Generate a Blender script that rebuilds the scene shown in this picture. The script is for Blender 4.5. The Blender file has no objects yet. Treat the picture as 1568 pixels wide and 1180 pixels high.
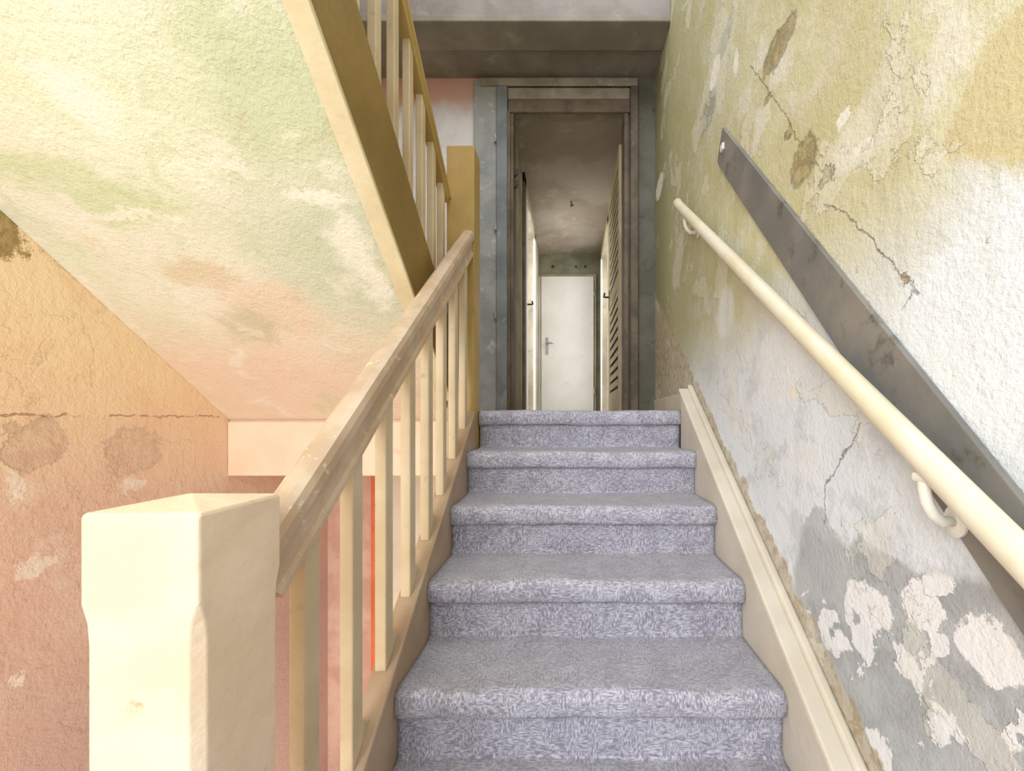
import bpy, math, random
from mathutils import Vector, Matrix
random.seed(3)
F=643.0; CX=870.0; CY=645.0     # perspective constants measured from the photo (1568 px wide)
H=1.53                           # eye height above the lower floor
sc=bpy.context.scene
sc.view_settings.view_transform='Standard'
sc.view_settings.look='None'

def lin(h):
    h=h.lstrip('#'); o=[]
    for i in (0,2,4):
        c=int(h[i:i+2],16)/255
        o.append(c/12.92 if c<=.04045 else ((c+.055)/1.055)**2.4)
    return (o[0],o[1],o[2],1)

class S:
    def __init__(s,name,rough=.8,spec=.3):
        s.mat=bpy.data.materials.new(name); s.mat.use_nodes=True
        s.t=s.mat.node_tree; s.b=s.t.nodes['Principled BSDF']
        s.b.inputs['Roughness'].default_value=rough
        s.b.inputs['Specular IOR Level'].default_value=spec
        s.tc=s.t.nodes.new('ShaderNodeTexCoord').outputs['Object']
        s.sep=s.t.nodes.new('ShaderNodeSeparateXYZ'); s.L(s.tc,s.sep.inputs[0])
        s.x,s.y,s.z=s.sep.outputs
    def L(s,a,b): s.t.links.new(a,b)
    def put(s,sock,v):
        if isinstance(v,bpy.types.NodeSocket): s.L(v,sock)
        elif isinstance(v,str): sock.default_value=lin(v)
        else: sock.default_value=v
    def noise(s,scale,detail=4,rough=.55,vec=None,dist=0,color=False):
        n=s.t.nodes.new('ShaderNodeTexNoise'); n.inputs['Scale'].default_value=scale
        n.inputs['Detail'].default_value=detail; n.inputs['Roughness'].default_value=rough
        n.inputs['Distortion'].default_value=dist
        s.L(vec or s.tc,n.inputs['Vector'])
        return n.outputs['Color' if color else 0]
    def m(s,op,a,b=0.0,c=None):
        n=s.t.nodes.new('ShaderNodeMath'); n.operation=op
        s.put(n.inputs[0],a); s.put(n.inputs[1],b)
        if c is not None: s.put(n.inputs[2],c)
        return n.outputs[0]
    def v(s,op,a,b=None,out=0):
        n=s.t.nodes.new('ShaderNodeVectorMath'); n.operation=op
        s.put(n.inputs[0],a)
        if b is not None:
            if op=='SCALE': s.put(n.inputs[3],b)
            else: s.put(n.inputs[1],b)
        return n.outputs[out]
    def mr(s,x,a,b,c=0.0,d=1.0):
        n=s.t.nodes.new('ShaderNodeMapRange'); n.interpolation_type='SMOOTHSTEP'
        s.put(n.inputs[0],x)
        for i,q in zip((1,2,3,4),(a,b,c,d)): n.inputs[i].default_value=q
        return n.outputs[0]
    def mix(s,f,a,b):
        n=s.t.nodes.new('ShaderNodeMix'); n.data_type='RGBA'
        s.put(n.inputs[0],f); s.put(n.inputs[6],a); s.put(n.inputs[7],b)
        return n.outputs[2]
    def comb(s,a,b,c=0.0):
        n=s.t.nodes.new('ShaderNodeCombineXYZ'); s.put(n.inputs[0],a); s.put(n.inputs[1],b); s.put(n.inputs[2],c)
        return n.outputs[0]
    def scalev(s,x,y,z): return s.v('MULTIPLY',s.tc,(x,y,z))
    def warp(s,U,V,amt,scale=6,detail=5,rough=.6):
        uv=s.comb(U,V)
        nz=s.v('SUBTRACT',s.noise(scale,detail,rough,color=True),(.5,.5,.5))
        return s.v('ADD',uv,s.v('MULTIPLY',nz,(amt,amt,0)))
    def blob(s,uv,c,r,soft=.1):
        p=s.v('SUBTRACT',uv,(c[0],c[1],0)); p=s.v('MULTIPLY',p,(1/r[0],1/r[1],0))
        return s.mr(s.v('LENGTH',p,out=1),1+soft,1-soft)
    def seg(s,uv,a,b,w):
        a=Vector((a[0],a[1],0)); b=Vector((b[0],b[1],0)); d=b-a; l=d.length; d=d/l
        p=s.v('SUBTRACT',uv,tuple(a))
        t=s.v('DOT_PRODUCT',p,tuple(d),out=1)
        t=s.m('MINIMUM',s.m('MAXIMUM',t,0.0),l)
        q=s.v('SUBTRACT',p,s.v('SCALE',tuple(d),t))
        return s.mr(s.v('LENGTH',q,out=1),w,w*.4)
    def bump(s,h,dist=.01,strength=1.0,nrm=None):
        n=s.t.nodes.new('ShaderNodeBump'); n.inputs['Distance'].default_value=dist
        n.inputs['Strength'].default_value=strength; s.L(h,n.inputs['Height'])
        if nrm: s.L(nrm,n.inputs['Normal'])
        return n.outputs[0]
    def done(s,col,nrm=None):
        s.put(s.b.inputs['Base Color'],col)
        if nrm: s.L(nrm,s.b.inputs['Normal'])
        return s.mat

def paint(name,c1,c2,dirt=None,scale=5,rough=.45,bump=.002,bs=25,dth=(.58,.75),spec=.4):
    s=S(name,rough,spec)
    col=s.mix(s.mr(s.noise(scale,5),.35,.65),c1,c2)
    if dirt: col=s.mix(s.mr(s.noise(scale*3.1,8,.7),*dth),col,dirt)
    return s.done(col,s.bump(s.noise(bs,5,.6),bump))

# ---------- walls ----------
def mat_right():
    s=S('plaster_right_wall',.75,.25)
    P=lambda px,py:(.6*F/(px-CX),(CY-py)/F*(.6*F/(px-CX)))
    J=lambda px,rx,ry:(rx*(.6*F/(px-CX))**2/386,ry*(.6*F/(px-CX))/F)
    W1=s.warp(s.y,s.z,.22,3.5); W2=s.warp(s.y,s.z,.10,15,7,.75); W3=s.warp(s.y,s.z,.05,22,6,.7)
    B=lambda uv,px,py,rx,ry,soft=.1:s.blob(uv,P(px,py),J(px,rx,ry),soft)
    n1=s.noise(2.2,5); n2=s.noise(7,6,.65); n3=s.noise(28,6,.7)
    cool=s.mix(s.mr(n1,.35,.65),'#dde5ec','#e9eff6')
    cool=s.mix(s.m('MULTIPLY',s.mr(n2,.5,.62),.7),cool,'#ccd2d8')
    yel=s.mix(s.mr(n1,.38,.6),'#d8d6b4','#cdc9a0')
    yel=s.mix(s.mr(n2,.48,.62),yel,'#e2e1d0')
    yel=s.mix(s.m('MULTIPLY',s.mr(s.noise(1.4,3),.5,.62),.6),yel,'#c6bf8e')
    sp=s.t.nodes.new('ShaderNodeSeparateXYZ'); s.L(W1,sp.inputs[0]); wy,wz=sp.outputs[0],sp.outputs[1]
    f=s.mr(s.m('ADD',wz,s.m('MULTIPLY',wy,-.03)),.04,.5)
    col=s.mix(f,cool,yel)
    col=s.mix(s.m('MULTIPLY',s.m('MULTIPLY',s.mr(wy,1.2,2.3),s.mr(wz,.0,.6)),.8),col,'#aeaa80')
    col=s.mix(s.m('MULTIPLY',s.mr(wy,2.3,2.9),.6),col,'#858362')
    col=s.mix(B(W1,1510,480,200,180,.35),col,'#e8f0f5')
    col=s.mix(B(W1,1540,170,110,120,.12),col,'#d1c89e')
    col=s.mix(B(W1,1330,190,60,55,.25),col,'#e1dfca')
    for a in [(1190,560,35,60),(1130,640,18,40),(1230,700,28,30),(1110,480,12,40)]:
        col=s.mix(s.m('MULTIPLY',B(W2,*a,.3),.7),col,'#edf0f2')
    low=s.mr(s.m('ADD',wz,s.m('MULTIPLY',wy,.06)),-.19,-.215)
    low=s.m('MULTIPLY',low,s.mr(wy,1.12,1.07))
    col=s.mix(low,col,s.mix(s.mr(n2,.4,.6),'#bec3c6','#abafb2'))
    ch=s.noise(9,5,.6,dist=.3); chips=s.m('MULTIPLY',s.mr(ch,.575,.59),low)
    col=s.mix(chips,col,'#eef1f4')
    for a in [(1330,925,34,32),(1410,925,35,28),(1515,1000,55,45),(1240,960,10,25),(1450,1100,30,16),(1290,985,14,12),(1545,1130,16,14)]:
        col=s.mix(B(W2,*a,.05),col,'#f2f4f6')
    col=s.mix(s.m('MULTIPLY',B(W2,1255,840,28,60,.08),.8),col,'#b9bdc0')
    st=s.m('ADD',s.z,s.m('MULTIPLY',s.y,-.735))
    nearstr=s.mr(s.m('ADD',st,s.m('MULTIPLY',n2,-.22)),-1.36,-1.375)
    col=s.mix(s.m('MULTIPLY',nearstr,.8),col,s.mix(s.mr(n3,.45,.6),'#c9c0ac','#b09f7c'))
    dmg=None
    for a in [(1230,245,20,36),(1268,268,10,10),(1190,75,24,24),(1207,205,5,9),(1385,430,5,10),(1175,150,6,6)]:
        b=B(W2,*a,.15); col=s.mix(s.m('MULTIPLY',b,.8),col,s.mix(s.mr(n3,.4,.6),'#b8a87e','#8e7f5a')); dmg=b if dmg is None else s.m('MAXIMUM',dmg,b)
    for a in [(1085,170,12,24),(1110,60,12,18)]:
        col=s.mix(s.m('MULTIPLY',B(W2,*a,.2),.8),col,'#9fa194')
    for a in [(1095,110,8,18),(1290,185,10,9),(1320,220,16,8),(1010,285,6,16),(1215,600,8,10),(1127,95,4,18)]:
        col=s.mix(B(W2,*a,.1),col,'#f0eee4')
    cr=None
    for a,b in [((1205,180),(1232,235)),((1232,235),(1275,275)),((1262,310),(1310,340)),((1310,340),(1360,400)),((1360,400),(1405,450)),((1320,650),(1265,745)),((1265,745),(1262,800)),((1150,100),(1212,190)),((1400,440),(1385,475))]:
        k=s.seg(W3,P(*a),P(*b),.0022); cr=k if cr is None else s.m('MAXIMUM',cr,k)
    col=s.mix(s.m('MULTIPLY',s.m('MULTIPLY',cr,.6),s.mr(n3,.35,.5)),col,'#6a6044')
    stv=s.noise(9,5,.6,vec=s.scalev(1,1,.12))
    col=s.mix(s.m('MULTIPLY',s.m('MULTIPLY',s.mr(stv,.55,.75),.3),f),col,'#a5a078')
    fl=s.noise(3.2,8,.62,dist=.4); edge=s.mr(s.m('ABSOLUTE',s.m('SUBTRACT',fl,.57)),.004,.0)
    col=s.mix(s.m('MULTIPLY',s.mr(fl,.57,.575),.35),col,'#e9e8dc')
    col=s.mix(s.m('MULTIPLY',edge,.2),col,'#9a9474')
    h=s.m('ADD',s.m('MULTIPLY',n3,.35),s.m('MULTIPLY',n2,.3))
    h=s.m('ADD',h,s.m('MULTIPLY',s.noise(90,4,.65),.25))
    h=s.m('ADD',h,s.m('MULTIPLY',s.mr(fl,.565,.575),.12))
    h=s.m('SUBTRACT',h,s.m('MULTIPLY',s.m('MAXIMUM',dmg,cr),.4))
    h=s.m('SUBTRACT',h,s.m('MULTIPLY',low,.12)); h=s.m('ADD',h,s.m('MULTIPLY',chips,.12))
    return s.done(col,s.bump(h,.011))

def mat_left():
    s=S('plaster_left_wall',.85,.2)
    P=lambda px,py:(1067/(CX-px),(CY-py)/F*(1067/(CX-px)))
    J=lambda px,rx,ry:(rx*(1067/(CX-px))**2/1067,ry*(1067/(CX-px))/F)
    W1=s.warp(s.y,s.z,.3,3); W2=s.warp(s.y,s.z,.22,9,7,.75); W3=s.warp(s.y,s.z,.05,14,5)
    B=lambda uv,px,py,rx,ry,soft=.1:s.blob(uv,P(px,py),J(px,rx,ry),soft)
    n1=s.noise(2,5); n2=s.noise(6,7,.65); n3=s.noise(24,6,.7)
    up=s.mix(s.mr(n1,.4,.6),'#f8dfb6','#f6d5ae'); up=s.mix(s.m('MULTIPLY',s.mr(n2,.5,.65),.6),up,'#f2cda2')  # peach and pink paint, with the warm light on this wall mixed in
    lo=s.mix(s.mr(n1,.4,.6),'#eac8b4','#e4bfac'); lo=s.mix(s.mr(n2,.5,.65),lo,'#ebd2c0')
    sp=s.t.nodes.new('ShaderNodeSeparateXYZ'); s.L(W1,sp.inputs[0]); wz=sp.outputs[1]
    sp3=s.t.nodes.new('ShaderNodeSeparateXYZ'); s.L(W3,sp3.inputs[0]); z3=sp3.outputs[1]
    col=s.mix(s.mr(wz,-.45,.25),lo,up)
    col=s.mix(s.mr(wz,-.45,-1.2),col,'#ccac9f')
    below=s.mr(z3,.025,.018)
    col=s.mix(s.m('MULTIPLY',below,.12),col,'#e0b09a')
    p1=B(W2,55,680,50,36,.1); p2=B(W2,205,690,45,36,.1)
    col=s.mix(s.m('MULTIPLY',p1,.5),col,s.mix(s.mr(n3,.4,.6),'#d8bba2','#c09c84'))
    col=s.mix(s.m('MULTIPLY',p2,.45),col,s.mix(s.mr(n3,.4,.6),'#dcc0aa','#c9a890'))
    col=s.mix(B(W2,5,365,40,38,.1),col,s.mix(s.mr(n3,.4,.6),'#a08b5c','#bba26e'))
    for a in [(20,740,12,26),(205,745,18,10),(60,860,25,14),(20,1050,10,8)]:
        col=s.mix(B(W2,*a,.1),col,'#f2dfcf')
    cr=s.seg(W3,(0.2,.022),(2.0,.02),.0035)
    cr=s.m('MULTIPLY',cr,s.mr(s.noise(9,3),.42,.5))
    col=s.mix(s.m('MULTIPLY',cr,.5),col,'#967058')
    fl=s.noise(3,8,.62,dist=.4); edge=s.mr(s.m('ABSOLUTE',s.m('SUBTRACT',fl,.55)),.004,.0)
    col=s.mix(s.m('MULTIPLY',edge,.25),col,'#b88a70')
    h=s.m('ADD',s.m('MULTIPLY',n3,.3),s.m('MULTIPLY',n2,.4)); h=s.m('SUBTRACT',h,s.m('MULTIPLY',cr,.3))
    h=s.m('ADD',h,s.m('MULTIPLY',s.noise(80,4,.65),.2)); h=s.m('SUBTRACT',h,s.m('MULTIPLY',s.m('MAXIMUM',p1,p2),.14))
    h=s.m('SUBTRACT',h,s.m('MULTIPLY',below,.1)); h=s.m('ADD',h,s.m('MULTIPLY',s.mr(fl,.545,.555),.07))
    return s.done(col,s.bump(h,.016))

def mat_soffit():
    s=S('plaster_soffit',.8,.25)
    def P(px,py):
        d=977/(1118-py); return ((px-CX)*d/F,d)
    def J(py,rx,ry):
        d=977/(1118-py); return (rx*d/F,ry*d*d/977)
    W1=s.warp(s.x,s.y,.35,3); W2=s.warp(s.x,s.y,.2,8,7,.7)
    B=lambda uv,px,py,rx,ry,soft=.1:s.blob(uv,P(px,py),J(py,rx,ry),soft)
    n1=s.noise(2.4,5,dist=.4); n2=s.noise(7,7,.62,dist=.5); n3=s.noise(30,6,.7)
    col=s.mix(s.mr(n1,.38,.62),'#e9e5d2','#dedec4')
    col=s.mix(s.m('MULTIPLY',B(W1,90,110,230,170,.6),.8),col,'#e2e6c8')
    col=s.mix(s.m('MULTIPLY',B(W1,440,130,160,170,.6),.85),col,'#c5cda6')
    col=s.mix(s.m('MULTIPLY',B(W1,130,290,150,30,.5),.75),col,'#cbd4a8')
    col=s.mix(s.m('MULTIPLY',B(W1,520,400,110,110,.6),.85),col,'#c6cdb0')
    col=s.mix(s.m('MULTIPLY',B(W1,400,615,340,90,.6),.9),col,'#e9cdb4')
    col=s.mix(s.m('MULTIPLY',B(W2,300,420,55,25,.5),.6),col,'#d6bc96')
    col=s.mix(s.m('MULTIPLY',B(W2,420,470,60,45,.4),.7),col,'#e4ccb0')
    col=s.mix(s.m('MULTIPLY',B(W2,380,500,40,30,.4),.6),col,'#c1bb98')
    for a in [(540,380,30,40),(575,440,18,30),(320,250,60,12),(200,330,80,8),(480,300,50,12),(110,130,50,50)]:
        col=s.mix(s.m('MULTIPLY',B(W2,*a,.4),.7),col,'#f3efdf')
    col=s.mix(s.m('MULTIPLY',s.mr(n2,.55,.68),.45),col,'#f2ecdb')
    col=s.mix(s.m('MULTIPLY',s.mr(n2,.44,.34),.35),col,'#c0c99c')
    br=s.noise(7,6,.7,vec=s.scalev(1.0,.35,1))
    col=s.mix(s.m('MULTIPLY',s.mr(br,.6,.72),.25),col,'#ccb48a')
    h=s.m('ADD',s.m('MULTIPLY',n3,.32),s.m('MULTIPLY',n2,.5)); h=s.m('ADD',h,s.m('MULTIPLY',br,.4))
    h=s.m('ADD',h,s.m('MULTIPLY',s.noise(90,4,.65),.24))
    return s.done(col,s.bump(h,.017))

def mat_back():
    s=S('plaster_back_wall',.85,.2)
    n2=s.noise(5,7,.6); n1=s.noise(3,5,.6); col=s.mix(s.mr(n2,.4,.6),'#d9d6de','#e6e4e8')
    col=s.mix(s.m('MULTIPLY',s.mr(s.m('ADD',s.z,s.m('MULTIPLY',n1,.3)),2.28,2.36),.7),col,'#dc9f88')
    col=s.mix(s.mr(s.z,-.1,-.2),col,s.mix(s.mr(n2,.4,.6),'#dcb8a6','#cca490'))
    return s.done(col,s.bump(s.noise(18,6,.65),.01))

def plaster(name,c1,c2,c3,scale=3,bump=.014,rough=.85,k=.7):
    s=S(name,rough,.2); n2=s.noise(scale*2.7,7,.65)
    col=s.mix(s.mr(s.noise(scale,5,dist=.3),.38,.62),c1,c2)
    col=s.mix(s.m('MULTIPLY',s.mr(n2,.55,.72),k),col,c3)
    h=s.m('ADD',n2,s.m('MULTIPLY',s.noise(40,5,.65),.3))
    return s.done(col,s.bump(h,bump))

def mat_carpet():
    # woven fleck: short warp and weft streaks crossing, soft pile
    s=S('carpet_tweed',1.0,.03)
    s.b.inputs['Sheen Weight'].default_value=.35; s.b.inputs['Sheen Roughness'].default_value=.6
    a=s.noise(1.0,2,.6,vec=s.scalev(230,90,90)); b=s.noise(1.0,2,.6,vec=s.scalev(75,260,260))
    w=s.noise(20,2,.5); c=s.noise(14,3,.55); g=s.noise(420,2,.6)
    sel=s.mr(w,.46,.54)
    k=s.m('ADD',s.m('MULTIPLY',a,sel),s.m('MULTIPLY',b,s.m('SUBTRACT',1.0,sel)))
    k=s.m('ADD',s.m('MULTIPLY',k,.62),s.m('ADD',s.m('MULTIPLY',g,.22),s.m('MULTIPLY',c,.16)))
    col=s.mix(s.mr(k,.40,.52),'#8e8b9b','#b9b8c8')
    col=s.mix(s.mr(k,.50,.60),col,'#dedeea')
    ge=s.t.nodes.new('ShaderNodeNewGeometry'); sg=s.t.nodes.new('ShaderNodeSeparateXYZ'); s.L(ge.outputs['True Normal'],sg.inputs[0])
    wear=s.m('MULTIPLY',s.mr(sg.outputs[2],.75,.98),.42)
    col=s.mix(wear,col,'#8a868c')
    return s.done(col,s.bump(s.m('ADD',s.m('MULTIPLY',g,.5),k),.005))

M={}
M['right']=mat_right(); M['left']=mat_left(); M['sof']=mat_soffit(); M['back']=mat_back(); M['carpet']=mat_carpet()
M['cream']=paint('cream_gloss_paint','#e8dcc8','#dfd1b8','#c0a888',4,.35,.003,14,(.66,.8))
M['newel']=paint('newel_cream_paint','#ead6bc','#e0c8aa','#bfa07e',6,.35,.006,11,(.64,.78))
M['rail']=paint('handrail_paint','#c8b298','#b69c80','#e6d6c6',9,.35,.003,16,(.6,.68))
M['bal']=paint('baluster_paint','#cfbd9c','#c2ad8a','#a28e6c',5,.4,.002)
M['bead']=paint('string_bead_paint','#ddd2b0','#d2c49c','#bfae84',5,.5,.003)
M['ochre']=paint('ochre_shade_paint','#b89b5e','#aa8d50','#cbb27c',4,.45,.003,15,(.66,.8))  # upper newel and rail: shadow of the flight is put into the tone
M['brown']=paint('brown_stringer_shade_paint','#947a42','#846a38','#736034',3,.5,.003)  # upper string: darkened in colour for the shadow it stands in
M['str']=paint('stringer_cream','#dcd5c6','#d0c7b6','#b8aa94',4,.4,.003,14,(.64,.8))
M['outstr']=paint('outer_string_paint','#b39b82','#a3896e','#d0bca6',6,.4,.003,14,(.62,.74))
M['wallrail']=paint('wall_rail_cream_paint','#e4decb','#d8cfae','#c0b08a',4,.35,.002,20,(.66,.8))
M['plank']=paint('weathered_plank','#757470','#8b8780','#5e5b55',4,.55,.003,18,(.55,.7),.25)
M['grey']=plaster('grey_painted_frame','#a5a9aa','#919596','#cccecd',4,.008)
M['steel']=plaster('bluegrey_post','#858a8f','#73787c','#a2a6a8',4,.006,.6)
M['darkpost']=plaster('dark_olive_post','#67665a','#75736a','#504e44',4,.008)
M['jamb']=plaster('brown_jamb','#77695a','#62574a','#8a7d6c',6,.005,.6,.5)
M['lintel']=plaster('concrete_lintel','#a59e90','#908878','#b8b2a6',5,.012)
M['ceil']=plaster('ceiling_plaster','#9a9388','#868076','#aca69a',2.5,.008)
M['fascia']=plaster('upper_fascia','#98928f','#85807d','#bab3b2',2.5,.008)
M['cceil']=plaster('corridor_ceiling','#b0a596','#9c907e','#beb4a6',2,.006)
M['cwall']=plaster('corridor_wall','#b2a893','#9a907a','#827966',3,.006)
M['transom']=plaster('transom_board','#94937c','#7f7f68','#a8a792',5,.006)
M['doorw']=paint('white_door_paint','#f6f4ee','#efece4','#e4dfd2',3,.3,.0015)
M['louv']=paint('louver_door_paint','#bcae8a','#a89a76','#cabd98',4,.5,.002)
M['white']=paint('white_gloss','#f1eee6','#e6e2d6','#cfc9b8',8,.3,.001,20,(.68,.8))
M['metal']=paint('dark_metal','#3c3a36','#4a4742',None,20,.4,.001)
M['silver']=paint('brushed_metal','#b8b6b0','#a5a29a',None,20,.3,.001); M['silver'].node_tree.nodes['Principled BSDF'].inputs['Metallic'].default_value=.8
M['floor']=plaster('floor_boards','#8f7a60','#7c6850','#a08b70',4,.006)
M['fasc']=paint('landing_edge_paint','#f0dac0','#ebceb2','#dcbc9a',3,.5,.003)
M['orange']=paint('orange_paint','#e27a52','#d66a44','#ee9a74',5,.5,.002)
M['holes']=paint('dark_rot','#3a3020','#544530',None,20,.9,.004)

# ---------- geometry helpers ----------
def obj(name,verts,faces,mat,parent=None,bev=0,smooth=False,seg=2):
    me=bpy.data.meshes.new(name); me.from_pydata([tuple(v) for v in verts],[],faces); me.update()
    import bmesh
    bm=bmesh.new(); bm.from_mesh(me); bmesh.ops.recalc_face_normals(bm,faces=bm.faces); bm.to_mesh(me); bm.free()
    o=bpy.data.objects.new(name,me); sc.collection.objects.link(o); me.materials.append(mat)
    if parent: o.parent=parent
    if bev:
        m=o.modifiers.new('bev','BEVEL'); m.width=bev; m.segments=seg; m.limit_method='ANGLE'
    if smooth:
        for p in me.polygons: p.use_smooth=True
    return o
def box(name,x0,x1,y0,y1,z0,z1,mat,parent=None,bev=0):
    v=[(x,y,z) for x in(x0,x1) for y in(y0,y1) for z in(z0,z1)]
    f=[(0,1,3,2),(4,6,7,5),(0,4,5,1),(2,3,7,6),(0,2,6,4),(1,5,7,3)]
    return obj(name,v,f,mat,parent,bev)
def prism(name,prof,x0,x1,mat,parent=None,bev=0,nx=1,jit=0,smooth=False):
    n=len(prof); v=[]; f=[]
    for i in range(nx+1):
        x=x0+(x1-x0)*i/nx
        for (y,z) in prof:
            v.append((x,y+random.uniform(-jit,jit),z+random.uniform(-jit,jit)))
    for i in range(nx):
        for j in range(n):
            k=(j+1)%n; f.append((i*n+j,i*n+k,(i+1)*n+k,(i+1)*n+j))
    f.append(tuple(range(n))); f.append(tuple(nx*n+j for j in range(n)))
    return obj(name,v,f,mat,parent,bev,smooth)
def sweep(name,path,prof,mat,parent=None,smooth=True,up=(1,0,0)):
    path=[Vector(p) for p in path]; v=[]; f=[]; n=len(prof); up=Vector(up)
    for i,p in enumerate(path):
        t=(path[min(i+1,len(path)-1)]-path[max(i-1,0)]).normalized()
        b=t.cross(up)
        if b.length<1e-3: b=t.cross(Vector((0,1,0)))
        b.normalize(); a=b.cross(t).normalized()
        for (s1,s2) in prof: v.append(p+a*s1+b*s2)
    for i in range(len(path)-1):
        for j in range(n):
            k=(j+1)%n; f.append((i*n+j,i*n+k,(i+1)*n+k,(i+1)*n+j))
    f.append(tuple(range(n))); f.append(tuple((len(path)-1)*n+j for j in range(n)))
    return obj(name,v,f,mat,parent,0,smooth)
def circ(r,n=20): return [(r*math.cos(2*math.pi*i/n),r*math.sin(2*math.pi*i/n)) for i in range(n)]
def empty(name):
    e=bpy.data.objects.new(name,None); sc.collection.objects.link(e); return e

SL=.735; RISE=.1763; GO=.24; DT=1.97; ZT=.052
XL,XR,XW,XLW=-.42,.53,.60,-1.66
DB=2.9
# ---------- shell ----------
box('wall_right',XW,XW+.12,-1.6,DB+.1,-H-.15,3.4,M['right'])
box('wall_left',XLW-.12,XLW,-1.6,DB+.1,-2.95,3.4,M['left'])
ow,oe,ot=-.405,.415,2.145
wb=empty('wall_back')
box('upper_left_part',XLW,ow,DB,DB+.1,-2.95,2.37,M['back'],wb)
box('right_part',oe,XW,DB,DB+.1,-2.95,2.37,M['darkpost'],wb)
box('over_door',ow,oe,DB,DB+.1,ot,2.37,M['lintel'],wb)
box('below_door',ow,oe,DB,DB+.1,-2.95,-.25,M['back'],wb)
box('ceiling',XLW,XW,2.50,DB+.1,2.37,2.50,M['ceil'])
tf=empty('trim_1')
box('fascia_board',XLW,XW,2.47,2.50,2.385,3.2,M['fascia'],tf,.004)
box('fascia_lip',XLW,XW,2.46,2.66,2.345,2.385,M['ceil'],tf,.006)
fl=empty('floor')
box('landing_slab',XLW,XL-.14,2.062,DB+.0,-.26,ZT-.004,M['fasc'],fl)
box('landing_near_slab',XL-.14,XW,2.06,DB,-.26,ZT-.004,M['floor'],fl)
box('corridor_slab',-.6,.62,DB,5.6,-.2,ZT-.004,M['floor'],fl)
box('lower_slab',-.56,XW,-1.6,.35,-H-.15,-H,M['floor'],fl)
box('cellar_slab',XLW,XW,-1.6,DB,-3.0,-2.85,M['floor'],fl)
box('trim_2',XLW+.001,-.56,2.045,2.06,-.265,-.002,M['fasc'],None,.004)

# ---------- staircase ----------
st=empty('staircase')
prof=[]; mark=[]
NS=9
y0=DT-(NS-1)*GO
prof.append((y0+.024,-H))
for i in range(NS):
    d=DT-(NS-1-i)*GO; z=ZT-(NS-1-i)*RISE
    zb=z-RISE if i else -H
    for t in (.25,.5,.8): prof.append((d+.024,zb+(z-.062-zb)*t))
    prof+=[(d+.024,z-.062),(d+.022,z-.067),(d+.012,z-.068),(d+.005,z-.062),(d+.001,z-.052)]
    r=.030
    for a in (0,12,25,38,50,62,74,84):
        prof.append((d+r-r*math.cos(math.radians(a)),z-r+r*math.sin(math.radians(a))))
    prof.append((d+.034,z))
    if i<NS-1:
        prof+=[(d+.10,z-.0015),(d+.18,z-.001),(d+GO+.006,z),(d+GO+.018,z+.003),(d+GO+.023,z+.010)]
    else: prof.append((d+.085,z))
prof+=[(DT+.088,-.24),(y0+.30,-H)]
nx=60; n=len(prof); vv_=[]; ff=[]
def wob(x,q): return .0016*math.sin(x*9+q*1.7)+.0011*math.sin(x*23+q*2.9)+.0007*math.sin(x*51+q*.7)
for i in range(nx+1):
    x=XL+(XR-XL)*i/nx; e=min(i,nx-i); pin=.004*(1 if e==0 else 0)
    for q,(y,z) in enumerate(prof): vv_.append((x,y+wob(x,q*.35)+pin,z+wob(x+3,q*.35)-pin*.6))
for i in range(nx):
    for j in range(n-1): ff.append((i*n+j,i*n+j+1,(i+1)*n+j+1,(i+1)*n+j))
    ff.append((i*n+n-1,i*n,(i+1)*n,(i+1)*n+n-1))
ff.append(tuple(range(n))); ff.append(tuple(nx*n+j for j in range(n)))
car=obj('carpeted_steps',vv_,ff,M['carpet'],st,0,True)
for p in car.data.polygons:
    if len(p.vertices)>4: p.use_smooth=False
def strg(name,x0,x1,ztop,zbot,ya,yb,mat,parent,bev=.004):
    return prism(name,[(ya,ztop+SL*ya),(yb,ztop+SL*yb),(yb,zbot+SL*yb),(ya,zbot+SL*ya)],x0,x1,mat,parent,bev)
strg('wall_string',XR+.001,XR+.032,-1.335,-1.75,.06,1.985,M['str'],st)
prism('wall_string_cap',[(.06,-1.335+SL*.06),(2.01,-1.335+SL*2.01),(2.01,-1.318+SL*2.01),(.06,-1.318+SL*.06)],XR-.002,XR+.045,M['str'],st,.006)
prism('string_quadrant',[(.06,-1.345+SL*.06),(2.02,-1.345+SL*2.02),(2.02,-1.306+SL*2.02),(.06,-1.306+SL*.06)],XR+.043,XW-.001,M['str'],st,.008)
strg('outer_string',XL-.045,XL-.001,-1.365,-1.72,.59,1.895,M['outstr'],st)
prism('outer_string_cap',[(.59,-1.368+SL*.59),(1.895,-1.368+SL*1.895),(1.895,-1.345+SL*1.895),(.59,-1.345+SL*.59)],XL-.055,XL+.002,M['outstr'],st,.005)
box('baseboard_right',XW-.02,XW-.001,2.06,DB-.06,ZT,ZT+.09,M['str'],None,.004)

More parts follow.
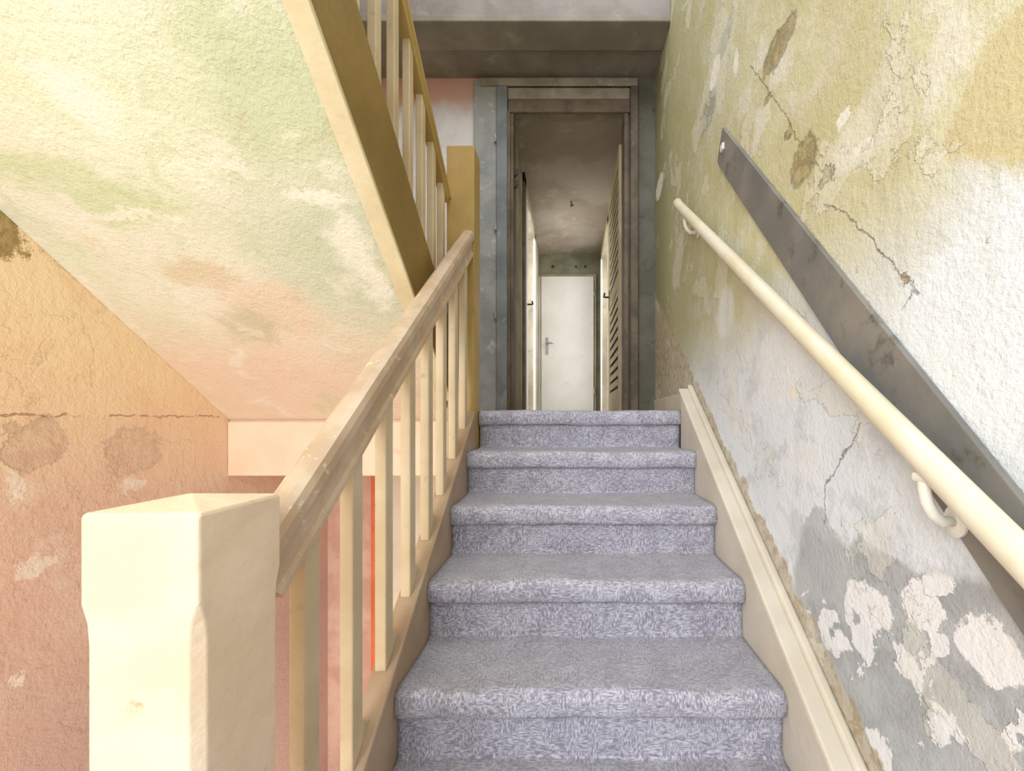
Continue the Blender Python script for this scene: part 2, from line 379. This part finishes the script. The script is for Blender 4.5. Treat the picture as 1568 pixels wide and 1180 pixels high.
# ---------- newels ----------
def newel(name,x0,x1,y0,y1,zt,zb,blockh,mat,pk=.017):
    cx,cy=(x0+x1)/2,(y0+y1)/2; hx,hy=(x1-x0)/2,(y1-y0)/2
    def ring(z,ex,c):
        ax,ay=hx-ex,hy-ex
        return [(cx-ax+c,cy-ay,z),(cx+ax-c,cy-ay,z),(cx+ax,cy-ay+c,z),(cx+ax,cy+ay-c,z),(cx+ax-c,cy+ay,z),(cx-ax+c,cy+ay,z),(cx-ax,cy+ay-c,z),(cx-ax,cy-ay+c,z)]
    rings=[ring(zb,.0,.011),ring(zt-blockh-.04,.0,.011),ring(zt-blockh-.015,.0,.009),ring(zt-blockh+.006,0,.0025),ring(zt-.004,0,.0025),ring(zt,.002,.0025)]
    v=[p for r in rings for p in r]; f=[]
    for i in range(len(rings)-1):
        for j in range(8):
            k=(j+1)%8; f.append((i*8+j,i*8+k,(i+1)*8+k,(i+1)*8+j))
    v.append((cx,cy,zt+pk)); t=len(v)-1; b=(len(rings)-1)*8
    for j in range(8): f.append((b+j,b+(j+1)%8,t))
    f.append(tuple(range(8)))
    return obj(name,v,f,mat,None,.0025)
newel('newel_post',-.53,-.40,.455,.585,-.10,-H,.105,M['newel'],.011)
newel('newel_post.001',-.55,-.425,1.90,2.025,1.25,-.30,.75,M['ochre'],.01)

# ---------- banister of lower flight ----------
ban=empty('banister')
hp=[(-.0275,-.012),(-.0275,.006),(-.022,.018),(-.01,.024),(.01,.024),(.022,.018),(.0275,.006),(.0275,-.012),(.0195,-.020),(.0175,-.026),(.0175,-.056),(.0225,-.064),(.0225,-.073),(-.0225,-.073),(-.0225,-.064),(-.0175,-.056),(-.0175,-.026),(-.0195,-.020)]
def rz(d): return -.649+.80*d
xc=-.452
def flipb(p): return [(a,-b) for a,b in p]
sweep('handrail',[(xc,y,rz(y)-.03) for y in (.588,1.0,1.4,1.898)],flipb(hp),M['rail'],ban,False)
d=.70
i=0
while d<1.85:
    zb=-1.345+SL*d; zt=rz(d)-.08
    y1=d+.042
    prism('baluster_%d'%i,[(d,zb),(y1,zb+SL*.042),(y1,zt+.8*.042-.02),(d,zt-.02)],xc-.014,xc+.014,M['bal'],ban,.003)
    prism('fillet_%d'%i,[(y1,zb+SL*.042),(y1+.035,zb+SL*.077),(y1,zb+SL*.042+.05)],xc-.012,xc+.012,M['bal'],ban,.002)
    d+=.155; i+=1

# ---------- upper flight ----------
up=empty('upper_staircase')
XU0,XU1=-.572,-.53
ya,yb=-.7,2.05
def uz(a,y): return a-SL*y
prism('soffit_plaster',[(ya,uz(1.52,ya)),(2.06,uz(1.52,2.06)),(2.06,uz(1.535,2.06)),(ya,uz(1.535,ya))],XLW+.001,XU0,M['sof'],up,0,1)
prism('outer_string',[(ya,uz(1.50,ya)),(1.895,uz(1.50,1.895)),(1.895,uz(1.83,1.895)),(ya,uz(1.83,ya))],XU0,XU1,M['brown'],up,.004)
prism('string_underside_bead',[(ya,uz(1.485,ya)),(1.895,uz(1.485,1.895)),(1.895,uz(1.503,1.895)),(ya,uz(1.503,ya))],XU0-.012,XU1+.002,M['bead'],up,.003)
pr=[]
yy=2.058; z=ZT
while yy>-.5:
    pr+=[(yy,z),(yy,z+RISE)]; z+=RISE; yy-=GO
pr+=[(yy,z),(yy,uz(1.537,yy)),(2.058,uz(1.537,2.058))]
prism('upper_steps',pr,XLW+.001,XU0-.001,M['floor'],up,0)
ur=empty('upper_banister')
xu=(XU0+XU1)/2
d=.55;i=0
while d<1.86:
    prism('baluster_%d'%i,[(d,uz(1.831,d)),(d+.036,uz(1.831,d+.036)),(d+.036,uz(2.40,d+.036)),(d,uz(2.40,d))],xu-.013,xu+.013,M['bal'],ur,.003)
    d+=.125;i+=1
hp2=[(a*.8,b*.7) for a,b in hp]
sweep('handrail',[(xu,y,uz(2.41,y)) for y in (.3,.9,1.4,1.898)],flipb(hp2),M['ochre'],ur,False)

# ---------- wall handrail ----------
wr=empty('wall_handrail')
xr=.54
def wz(y): return -.554+.785*y
ph=[(xr,y,wz(y)) for y in (.15,.6,1.0,1.5,2.0,2.07)]+[(xr+.004,2.09,wz(2.09)),(xr+.012,2.105,wz(2.10))]
sweep('rail',ph,circ(.0215,24),M['wallrail'],wr)
def bracket(y,tag,off):
    z=wz(y); zz=z-.095
    sweep('bracket_arm_'+tag,[(xr-.002,y,z-.018),(xr-.005,y-.004,z-.045),(xr-.003,y-.006,z-.065),(xr+.006,y-.006,z-.083),(xr+.02,y-.004,zz),(XW-off-.006,y-.002,zz)],circ(.0085,14),M['white'],wr,True,(0,1,0))
    box('bracket_saddle_'+tag,xr-.014,xr+.013,y-.03,y+.012,z-.036,z-.021,M['white'],wr,.005)
    v=[];n=20
    for xx,r in ((XW-off,.019),(XW-off-.004,.019),(XW-off-.007,.013),(XW-off-.009,.010)):
        for q in range(n): v.append((xx,y-.002+r*math.cos(2*math.pi*q/n),zz+r*1.3*math.sin(2*math.pi*q/n)))
    f=[(a*n+b,a*n+(b+1)%n,(a+1)*n+(b+1)%n,(a+1)*n+b) for a in range(3) for b in range(n)]+[tuple(range(3*n,4*n))]
    obj('bracket_rose_'+tag,v,f,M['white'],wr)
bracket(.635,'a',.0135); bracket(1.93,'b',.001)

# ---------- plank on wall ----------
pl=empty('wall_plank')
sl=1.16; c0=1.146-sl*1.62
def pz(y): return c0+sl*y
vv=.172
prism('board',[(1.60,pz(1.60)),(1.655,pz(1.60)-.10),(1.63,pz(1.63)-vv),(.15,pz(.15)-vv),(.15,pz(.15))],XW-.013,XW-.001,M['plank'],pl,.002)
box('end_block',XW-.022,XW-.013,1.575,1.60,pz(1.6)-.10,pz(1.6)-.075,M['white'],pl,.002)

# ---------- door frame ----------
df=empty('door_frame')
box('concrete_post',-.645,-.487,DB-.03,DB-.001,ZT,2.34,M['grey'],df,.006)
box('steel_post',-.487,-.415,DB-.05,DB-.001,ZT,2.28,M['steel'],df,.004)
box('jamb_left',-.404,-.375,DB-.02,DB+.12,ZT,ot-.03,M['jamb'],df,.004)
box('jamb_right',.385,.414,DB-.02,DB+.12,ZT,ot-.03,M['jamb'],df,.004)
box('stop_left',-.415,-.395,DB-.045,DB-.021,ZT,ot-.03,M['jamb'],df,.004)
box('post_right',.425,.475,DB-.05,DB-.001,ZT,2.28,M['jamb'],df,.004)
box('lintel',-.60,.475,DB-.045,DB-.031,2.285,2.34,M['lintel'],df,.008)
box('header',-.414,.424,DB-.03,DB-.001,ot-.03,2.205,M['jamb'],df,.006)
box('lintel_lower',-.414,.424,DB-.028,DB-.001,2.207,2.284,M['lintel'],df,.006)
for zz in (1.9,1.3,.7): box('tape_%d'%int(zz*10),-.50,-.487,DB-.052,DB-.031,zz,zz+.05,M['grey'],df,.002)

# ---------- corridor ----------
CL,CR,CF,CZ=-.38,.42,5.4,2.15
wcl=empty('wall_corridor_left')
box('near',CL-.08,CL,DB+.1,3.62,ZT,CZ,M['cwall'],wcl); box('far',CL-.08,CL,4.62,CF,ZT,CZ,M['cwall'],wcl); box('over',CL-.08,CL,3.62,4.62,2.0,CZ,M['cwall'],wcl)
wcr=empty('wall_corridor_right')
box('near',CR,CR+.08,DB+.1,4.3,ZT,CZ,M['cwall'],wcr); box('far',CR,CR+.08,5.2,CF,ZT,CZ,M['cwall'],wcr); box('over',CR,CR+.08,4.3,5.2,2.0,CZ,M['cwall'],wcr)
t3=empty('trim_3')
box('arch_l1',CL,CL+.018,3.50,3.64,ZT,2.08,M['jamb'],t3,.003); box('arch_l2',CL,CL+.018,4.6,4.70,ZT,2.08,M['doorw'],t3,.003); box('arch_l3',CL,CL+.018,3.5,4.7,2.0,2.08,M['cwall'],t3,.003)
t4=empty('trim_4')
box('arch_r1',CR-.018,CR,4.2,4.32,ZT,2.08,M['louv'],t4,.003); box('arch_r2',CR-.018,CR,5.18,5.28,ZT,2.08,M['doorw'],t4,.003); box('arch_r3',CR-.018,CR,4.2,5.28,2.0,2.08,M['louv'],t4,.003)
box('ceiling.001',CL-.08,CR+.08,DB+.1,CF+.1,CZ,CZ+.1,M['cceil'])
box('wall_corridor_end',CL-.08,CR+.08,CF,CF+.1,ZT,CZ,M['transom'])
d1=empty('door_1')
box('leaf',-.345,.325,CF-.045,CF-.006,ZT+.006,1.85,M['doorw'],d1,.004)
box('frame_top',-.378,.36,CF-.03,CF-.001,1.855,1.885,M['cwall'],d1,.003)
box('frame_left',-.378,-.35,CF-.03,CF-.001,ZT,1.855,M['doorw'],d1,.003); box('frame_right',.33,.36,CF-.03,CF-.001,ZT,1.855,M['cwall'],d1,.003)
box('handle_plate',-.285,-.25,CF-.05,CF-.045,.85,1.07,M['silver'],d1,.003)
sweep('lever',[(-.268,CF-.05,.99),(-.268,CF-.09,.99),(-.25,CF-.098,.99),(-.17,CF-.098,.988)],circ(.009,12),M['silver'],d1,True,(0,0,1))
for zz in (.35,1.6): box('hinge_%d'%int(zz*10),.32,.335,CF-.055,CF-.04,zz,zz+.08,M['silver'],d1,.002)
for k,(hx,hr) in enumerate([(-.2,.02),(.1,.016),(.22,.02)]):
    v=[(hx,CF-.004,1.99)]+[(hx+hr*random.uniform(.7,1.2)*math.cos(a),CF-.003,1.99+hr*random.uniform(.7,1.2)*math.sin(a)) for a in [2*math.pi*i/12 for i in range(12)]]
    obj('rot_hole_%d'%k,v,[(0,i+1,(i+1)%12+1) for i in range(12)],M['holes'],d1)
d2=empty('door_2')
lx0,lx1=.370,.405
box('stile_1',lx0,lx1,3.06,3.13,ZT+.01,2.02,M['louv'],d2,.003); box('stile_2',lx0,lx1,3.76,3.83,ZT+.01,2.02,M['louv'],d2,.003)
box('back_panel',lx1-.006,lx1,3.13,3.76,ZT+.01,2.02,M['louv'],d2)
for k,(a,b) in enumerate([(ZT+.01,.2),(1.0,1.08),(1.94,2.02)]): box('rail_%d'%k,lx0,lx1-.006,3.13,3.76,a,b,M['louv'],d2,.003)
for seg0,seg1 in ((.2,1.0),(1.08,1.94)):
    z=seg0
    while z<seg1-.03:
        o=box('slat_%d'%int(z*1000),lx0+.004,lx1-.007,3.13,3.76,z+.010,z+.058,M['louv'],d2)
        for vtx in o.data.vertices:
            vtx.co.z+= (-.014 if vtx.co.x<(lx0+lx1)/2 else .014)
        z+=.075
box('handle_plate',lx0-.004,lx0,3.775,3.81,1.0,1.18,M['metal'],d2,.002)
sweep('lever',[(lx0,3.79,1.12),(lx0-.045,3.79,1.12),(lx0-.05,3.77,1.12),(lx0-.05,3.68,1.12)],circ(.008,10),M['metal'],d2,True,(0,0,1))
d3=empty('door_3')
box('leaf',CL-.04,CL-.0,3.645,4.0,ZT+.01,1.98,M['doorw'],d3,.003)
sweep('lever',[(CL,3.95,1.1),(CL+.045,3.95,1.1),(CL+.05,3.93,1.1),(CL+.05,3.86,1.1)],circ(.008,10),M['metal'],d3,True,(0,0,1))
hk=empty('door_hinge')
for zz in (1.62,1.70): sweep('pin_%d'%int(zz*100),[(-.374,DB+.02,zz),(-.355,DB-.0,zz),(-.35,DB,zz+.04)],circ(.008,8),M['metal'],hk,True,(0,1,0))
ls=empty('ceiling_wire')
sweep('wire',[(.03,4.1,CZ),(.03,4.1,CZ-.03),(.05,4.08,CZ-.05),(.02,4.08,CZ-.06)],circ(.006,8),M['metal'],ls,True,(0,1,0))

# ---------- lower passage seen between balusters ----------
lo=empty('door_frame.001')
box('post_a',-1.34,-1.27,DB-.05,DB-.001,-2.85,-.27,M['orange'],lo,.004)
box('post_b',-.75,-.68,DB-.05,DB-.001,-2.85,-.27,M['cream'],lo,.004)
box('head',-1.27,-.75,DB-.05,DB-.001,-.45,-.27,M['cream'],lo,.004)
box('leaf',-1.27,-.75,DB-.03,DB-.001,-2.85,-.45,M['cream'],lo,.003)

# ---------- camera ----------
cam=bpy.data.cameras.new('camera'); co=bpy.data.objects.new('camera',cam); sc.collection.objects.link(co)
co.location=(0,0,0); co.rotation_euler=(math.radians(90),0,0)
cam.sensor_width=36; cam.lens=36*F/1568; cam.shift_x=-(CX-784)/1568; cam.shift_y=(CY-590)/1568; cam.clip_start=.02
sc.camera=co

# ---------- lights ----------
w=bpy.data.worlds.new('world'); sc.world=w; w.use_nodes=True
bg=w.node_tree.nodes['Background']; bg.inputs[0].default_value=(.93,.965,1.0,1); bg.inputs[1].default_value=1.18
def area(name,loc,target,sx,sy,pw,col):
    l=bpy.data.lights.new(name,'AREA'); l.shape='RECTANGLE'; l.size=sx; l.size_y=sy; l.energy=pw; l.color=col
    o=bpy.data.objects.new(name,l); sc.collection.objects.link(o); o.location=loc
    o.rotation_euler=(Vector(target)-Vector(loc)).to_track_quat('-Z','Y').to_euler(); return o
area('window_light_rear',(-1.0,-1.3,.7),(.35,1.3,-.1),1.3,1.6,52,(.95,.975,1))
area('window_light_stairwell',(.2,1.2,3.1),(.1,2.0,0),.9,1.4,26,(.92,.96,1))
area('warm_fill_left',(-1.0,.1,-1.4),(-1.6,1.3,0.0),.8,.8,11,(1,.85,.66))  # added warm fill for a peach glow on the left, no visible fitting
area('lower_passage_lamp',(-1.1,1.6,-2.4),(-1.1,2.6,-1),.6,.6,12,(1,.88,.75))
area('side_room_light',(-1.3,4.1,1.6),(.2,4.1,.9),1.2,1.2,50,(.97,.98,1))
area('side_room_light_right',(1.3,4.8,1.6),(-.2,4.6,.9),1.2,1.2,34,(.97,.98,1))

for o in list(sc.objects):
    if o.parent is None: o.location.z+=H
